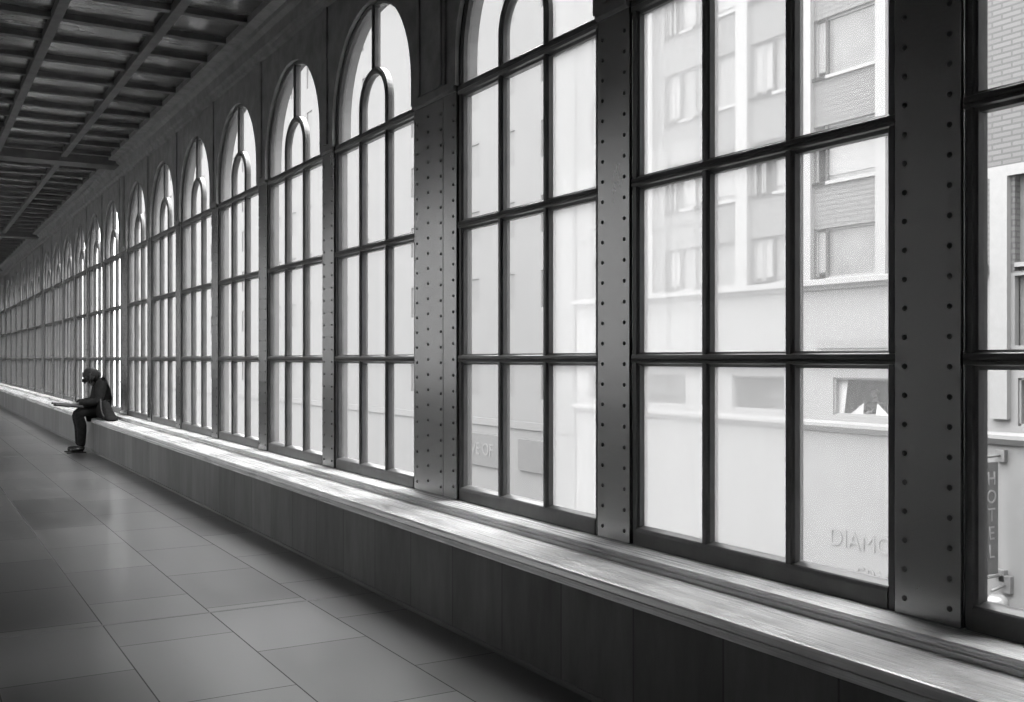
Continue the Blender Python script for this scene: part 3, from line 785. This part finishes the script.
def head_into(mb, c, rot, r=.105):
    """head with brow, nose, mouth, chin, ears; faces -x before rot"""
    def f(p):
        q = Vector(p)
        if q.z < 0: q.y *= 1+.30*q.z/r; q.x = q.x*(1+.12*q.z/r) - .012*(-q.z/r)
        # eye sockets
        for s in (-1, 1):
            dd = (Vector((q.x, q.y-s*.035, q.z-.005))-Vector((-.1,0,0))).length
            if dd < .03: q.x += .009*(1-dd/.03)
        return rot @ q
    mb.ball(c, r, (1.0,.80,1.18), 28, 20, f)
    def loc(p): return Vector(c) + rot @ Vector(p)
    mb.tube([loc((-.096,0,.012)), loc((-.112,0,-.012)), loc((-.122,0,-.030)), loc((-.100,0,-.040))], [.007,.011,.015,.008], 8)
    mb.tube([loc((-.100,-.024,-.066)), loc((-.109,0,-.062)), loc((-.100,.024,-.066))], [.004,.008,.004], 6)
    mb.tube([loc((-.096,-.022,-.074)), loc((-.105,0,-.074)), loc((-.096,.022,-.074))], [.004,.008,.004], 6)
    for s in (-1, 1):
        mb.ball(loc((-.088, s*.034, .004)), .011, seg=8, rings=6)
        mb.tube([loc((.005, s*.082, .03)), loc((.015, s*.094, .012)), loc((.008, s*.090, -.015)), loc((-.002, s*.080, -.03))], [.008,.013,.012,.007], 6)

# --- the reader on the bench: faces -x (into the hall), bent over a paper on the lap
PY = 16.75
per = empty('person', (2.5, PY, 0), 'person in dark jacket and trousers sitting on the bench, bent over reading', 'person')
hip = (2.55, PY, .675); belly = (2.59, PY, .79); chest = (2.60, PY, .945); neckb = (2.55, PY, 1.055); neck = (2.50, PY, 1.085)
hc = (2.435, PY-.005, 1.115)
def L3(x, dy, z): return (x, PY+dy, z)
torso = [[('hip', hip, (.14,.14)), ('belly', belly, (.145,.14)), ('chest', chest, (.15,.15)), ('nb', neckb, (.085,.085)), ('nk', neck, .054), ('hd', hc, .06)]]
arms = []; legs = []
for s in (-1, 1):
    sh = L3(2.545, s*.185, 1.015); el = L3(2.49, s*.25, .755); wr = L3(2.23, s*.12, .725)
    arms.append([('chest', chest, (.15,.15)), ('sh%d'%s, sh, .068), ('el%d'%s, el, .048), ('fa%d'%s, L3(2.34, s*.19, .742), .044), ('wr%d'%s, wr, .028)])
    kn = L3(2.215, s*.14, .585); an = L3(2.265, s*.13, .075)
    legs.append([('hip', hip, (.14,.14)), ('hp%d'%s, L3(2.52, s*.10, .635), .088), ('th%d'%s, L3(2.37, s*.13, .615), .080), ('kn%d'%s, kn, .062), ('cf%d'%s, L3(2.27, s*.135, .40), .058), ('an%d'%s, an, .038)])
hands = []
for s in (-1, 1):
    wr = L3(2.23, s*.12, .725)
    hands += hand_chain('h%d'%s, wr, (-1, -s*.25, -.1), (0, -s*1, .25), (0,-s*.25,-1))
    hands.append([('wr%d'%s, wr, .028), ('h%dw'%s, (wr[0]-.001, wr[1]-s*.0005, wr[2]), .026)])
feet = [[('an%d'%s, L3(2.265, s*.13, .10), .036), ('he%d'%s, L3(2.275, s*.13, .055), .034), ('to%d'%s, L3(2.12, s*.145, .032), .028)] for s in (-1, 1)]
mb = MB(); mb.merge_obj(skin_mesh(torso+arms+legs+hands+feet))
rot = Matrix.Rotation(math.radians(-52), 3, 'Y')
head_into(mb, hc, rot)
mb.build('body', M['skin'], per)
def grow(chs, k, a=0, trim=None):
    return [[(key, p, tuple(q*k+a for q in r) if isinstance(r, tuple) else r*k+a) for key, p, r in ch if not (trim and any(key.startswith(t) for t in trim))] for ch in chs]
mb = MB(); mb.merge_obj(skin_mesh(grow(torso, 1.10, .012, ('nk','hd')) + grow(arms, 1.14, .016, ())))
mb.tube([(2.575,PY-.07,1.085),(2.505,PY-.085,1.06),(2.46,PY,1.02),(2.505,PY+.085,1.06),(2.575,PY+.07,1.085),(2.595,PY,1.10),(2.575,PY-.07,1.085)], .032, 8)
mb.build('jacket', M['jacket'], per)
mb = MB(); mb.merge_obj(skin_mesh(grow(legs, 1.12, .014))); mb.build('trousers', M['trouser'], per)
for s in (-1, 1):
    mb = MB(); yy = PY+s*.13
    mb.merge_obj(skin_mesh([[('a', (2.27,yy,.10), .050), ('b', (2.28,yy,.058), .052), ('c', (2.195,yy+s*.012,.048), .047), ('d', (2.10,yy+s*.02,.040), .036)]], 2))
    mb.box(2.06, 2.325, yy-.045+s*.008, yy+.045+s*.008, 0, .016, .006)
    mb.build('shoe', M['shoe'], per)
def hf(p):
    q = Vector(p)
    if q.x < -.05 and q.z < .03: q.x = -.05 + (q.x+.05)*.2
    q += Vector((random.uniform(-1,1), random.uniform(-1,1), random.uniform(-1,1)))*.007
    return rot @ q
mb = MB(); mb.ball(Vector(hc)+rot@Vector((.014,0,.022)), .120, (1.0,.90,1.12), 24, 16, hf)
for k in range(60):   # shaggy locks falling over the brow, beside the face and on the collar
    a = random.uniform(-PI, PI); sd = math.sin(a); fw = math.cos(a)
    p0 = Vector(hc)+rot@Vector((-.085*fw, .092*sd, .055+random.uniform(-.02,.03)))
    out_ = (p0-Vector(hc)).normalized()
    ln = random.uniform(.07,.13)*(.45 if fw > .2 else 1.15)
    p1 = p0 + out_*.022 + Vector((0,0,-ln*.5)); p2 = p0 + out_*.014 + Vector((-.01,0,-ln))
    mb.tube([p0, p1, p2], [.020,.015,.004], 6)
mb.build('hair', M['hair'], per)

# open newspaper held over the knees
npap = empty('newspaper', (2.12, PY, .68), 'open newspaper held over the knees of the seated person', 'newspaper')
mb = MB()
for s in (-1, 1):
    pts = []
    for k in range(7):
        t = k/6; pts.append((t*.30*s, .03*math.sin(t*PI)*1.0 + .02*t))
    for k in range(6):
        (a, za), (b, zb2) = pts[k], pts[k+1]
        def P(x, dy, dz): return (x, PY+dy, .678+dz+(2.20-x)*.10)
        top = [P(1.90,a,za), P(2.27,a,za), P(2.27,b,zb2), P(1.90,b,zb2)]
        bot = [(x,y_,z-.010) for x,y_,z in top]
        mb.quad(top); mb.quad(bot[::-1])
        mb.quad([top[0],top[3],bot[3],bot[0]]); mb.quad([top[1],bot[1],bot[2],top[2]])
        if k == 5: mb.quad([top[2],top[3],bot[3],bot[2]])
bmesh.ops.remove_doubles(mb.bm, verts=mb.bm.verts, dist=1e-5)
mb.build('pages', M['paper'], npap)

# slouching bag on the bench, nearer the camera than the person: high beside the hip, sloping down
bg = empty('shoulder_bag', (2.56, 16.15, ZB), 'black slouching shoulder bag lying on the bench beside the seated person', 'bag')
mb = MB(); nr = 14; rings = []
for i in range(nr+1):
    t = i/nr; yy = 16.46 - .82*t
    hgt = (.27*(1-t)**1.25 + .035)*(1 if 0 < i < nr else .55); w = (.125 - .045*t)*(1 if 0 < i < nr else .6)
    ring = []
    for k in range(16):
        a = 2*PI*k/16; cx, cz = math.cos(a), math.sin(a)
        px_ = math.copysign(abs(cx)**.7, cx)*w; pz = (math.copysign(abs(cz)**.7, cz)*.5+.5)*hgt
        px_ *= 1-.45*pz/.34
        ring.append(mb.bm.verts.new((2.545+px_+.008*math.sin(yy*40+k), yy+.01*math.sin(k*2.1), ZB+.002+pz*(1+.04*math.sin(yy*50+k*1.7)))))
    rings.append(ring)
for a_, b_ in zip(rings[:-1], rings[1:]):
    for k in range(16): mb.face([a_[k], a_[(k+1)%16], b_[(k+1)%16], b_[k]], True)
mb.face(rings[0][::-1]); mb.face(rings[-1])
mb.build('bag_body', M['bag'], bg)
mb = MB(); mb.tube([(2.50,16.40,ZB+.29),(2.48,16.28,ZB+.245),(2.46,16.12,ZB+.17),(2.45,15.96,ZB+.11),(2.45,15.80,ZB+.06)], .012, 8); mb.build('strap', M['bagtrim'], bg)

# --- diner behind the restaurant window
dn = empty('person', (XB+1.35, 20.1, -.54), 'diner in dark clothes sitting at the restaurant table across the street', 'person')
dy, dx = 20.1, XB+1.4
t_ = [[('a', (dx,dy,-.15), (.16,.11)), ('b', (dx,dy,.05), (.17,.11)), ('c', (dx,dy,.19), (.09,.08)), ('d', (dx-.01,dy,.27), .05), ('e', (dx-.02,dy,.36), .06)]]
al = []
for s in (-1, 1):
    al.append([('b', (dx,dy,.05), (.17,.11)), ('s%d'%s, (dx,dy+s*.2,.12), .06), ('l%d'%s, (dx-.12,dy+s*.26,-.09), .045), ('w%d'%s, (dx-.34,dy+s*.14,-.07), .03)])
ll = [[('a', (dx,dy,-.15), (.16,.11)), ('k%d'%s, (dx-.30,dy+s*.1,-.30), .07), ('f%d'%s, (dx-.28,dy+s*.1,-.52), .045)] for s in (-1, 1)]
hh = []
for s in (-1, 1):
    w_ = (dx-.34,dy+s*.14,-.07)
    hh += hand_chain('h%d'%s, w_, (-1,-s*.5,-.1), (0,-s,.3), (0,0,-1)); hh.append([('w%d'%s, w_, .03), ('h%dw'%s, (w_[0]-.001,w_[1],w_[2]), .026)])
mb = MB(); mb.merge_obj(skin_mesh(t_+al+ll+hh)); head_into(mb, (dx-.03,dy,.42), Matrix.Identity(3)); mb.build('body', M['skin'], dn)
mb = MB(); mb.merge_obj(skin_mesh(grow([t_[0][:3]]+al, 1.12, .01))); mb.build('jacket', M['jacket'], dn)
mb = MB(); mb.merge_obj(skin_mesh(grow(ll, 1.1, .01))); mb.build('trousers', M['trouser'], dn)
mb = MB(); mb.ball((dx+.0,dy,.455), .112, (.95,.86,1.05)); mb.build('hair', M['hair'], dn)
ch = empty('dining_chair', (dx+.1, dy, -.54), 'dark chair under the diner in the restaurant', 'chair')
mb = MB(); mb.box(dx-.2, dx+.24, dy-.22, dy+.22, -.32, -.28, .01); mb.build('seat', M['grey'], ch)
mb = MB(); mb.box(dx+.22, dx+.26, dy-.2, dy+.2, -.28, .1, .01); mb.build('backrest', M['grey'], ch)
for a in (-.18, .22):
    for b in (-.2, .2): mb = MB(); mb.box(dx+a-.02, dx+a+.02, dy+b-.02, dy+b+.02, -.54, -.31); mb.build('leg', M['grey'], ch)

# ------------------------------------------------------------------ sky
wd = bpy.data.worlds.new('overcast_sky'); S.world = wd; wd.use_nodes = True
nt = wd.node_tree; nt.nodes.clear(); L = nt.links.new
out = N(nt, 'ShaderNodeOutputWorld'); bgk = N(nt, 'ShaderNodeBackground')
tc = N(nt, 'ShaderNodeTexCoord'); sep = N(nt, 'ShaderNodeSeparateXYZ'); L(tc.outputs['Generated'], sep.inputs[0])
mr = N(nt, 'ShaderNodeMapRange'); mr.inputs['From Min'].default_value = 0; mr.inputs['From Max'].default_value = 1
mr.inputs['To Min'].default_value = ZEN/3; mr.inputs['To Max'].default_value = ZEN; L(sep.outputs['Z'], mr.inputs['Value'])
L(mr.outputs['Result'], bgk.inputs['Strength']); bgk.inputs['Color'].default_value = (1,1,1,1); L(bgk.outputs[0], out.inputs['Surface'])

# ------------------------------------------------------------------ camera
F = 1045.0; TH = math.atan(607/1045)
cam = bpy.data.cameras.new('camera'); co = bpy.data.objects.new('camera', cam); link(co)
cam.sensor_width = 36; cam.sensor_fit = 'HORIZONTAL'; cam.lens = F/1024*36; cam.shift_y = 7.5/1024; cam.clip_start = .02; cam.clip_end = 500
co.location = (0, 0, H); co.rotation_euler = (PI/2, 0, -TH)
S.camera = co

vs = S.view_settings
vs.view_transform = 'Standard'; vs.look = 'None'; vs.gamma = 1; vs.use_curve_mapping = False; vs.exposure = 0
S.cycles.transparent_max_bounces = 32
S.cycles.max_bounces = 10
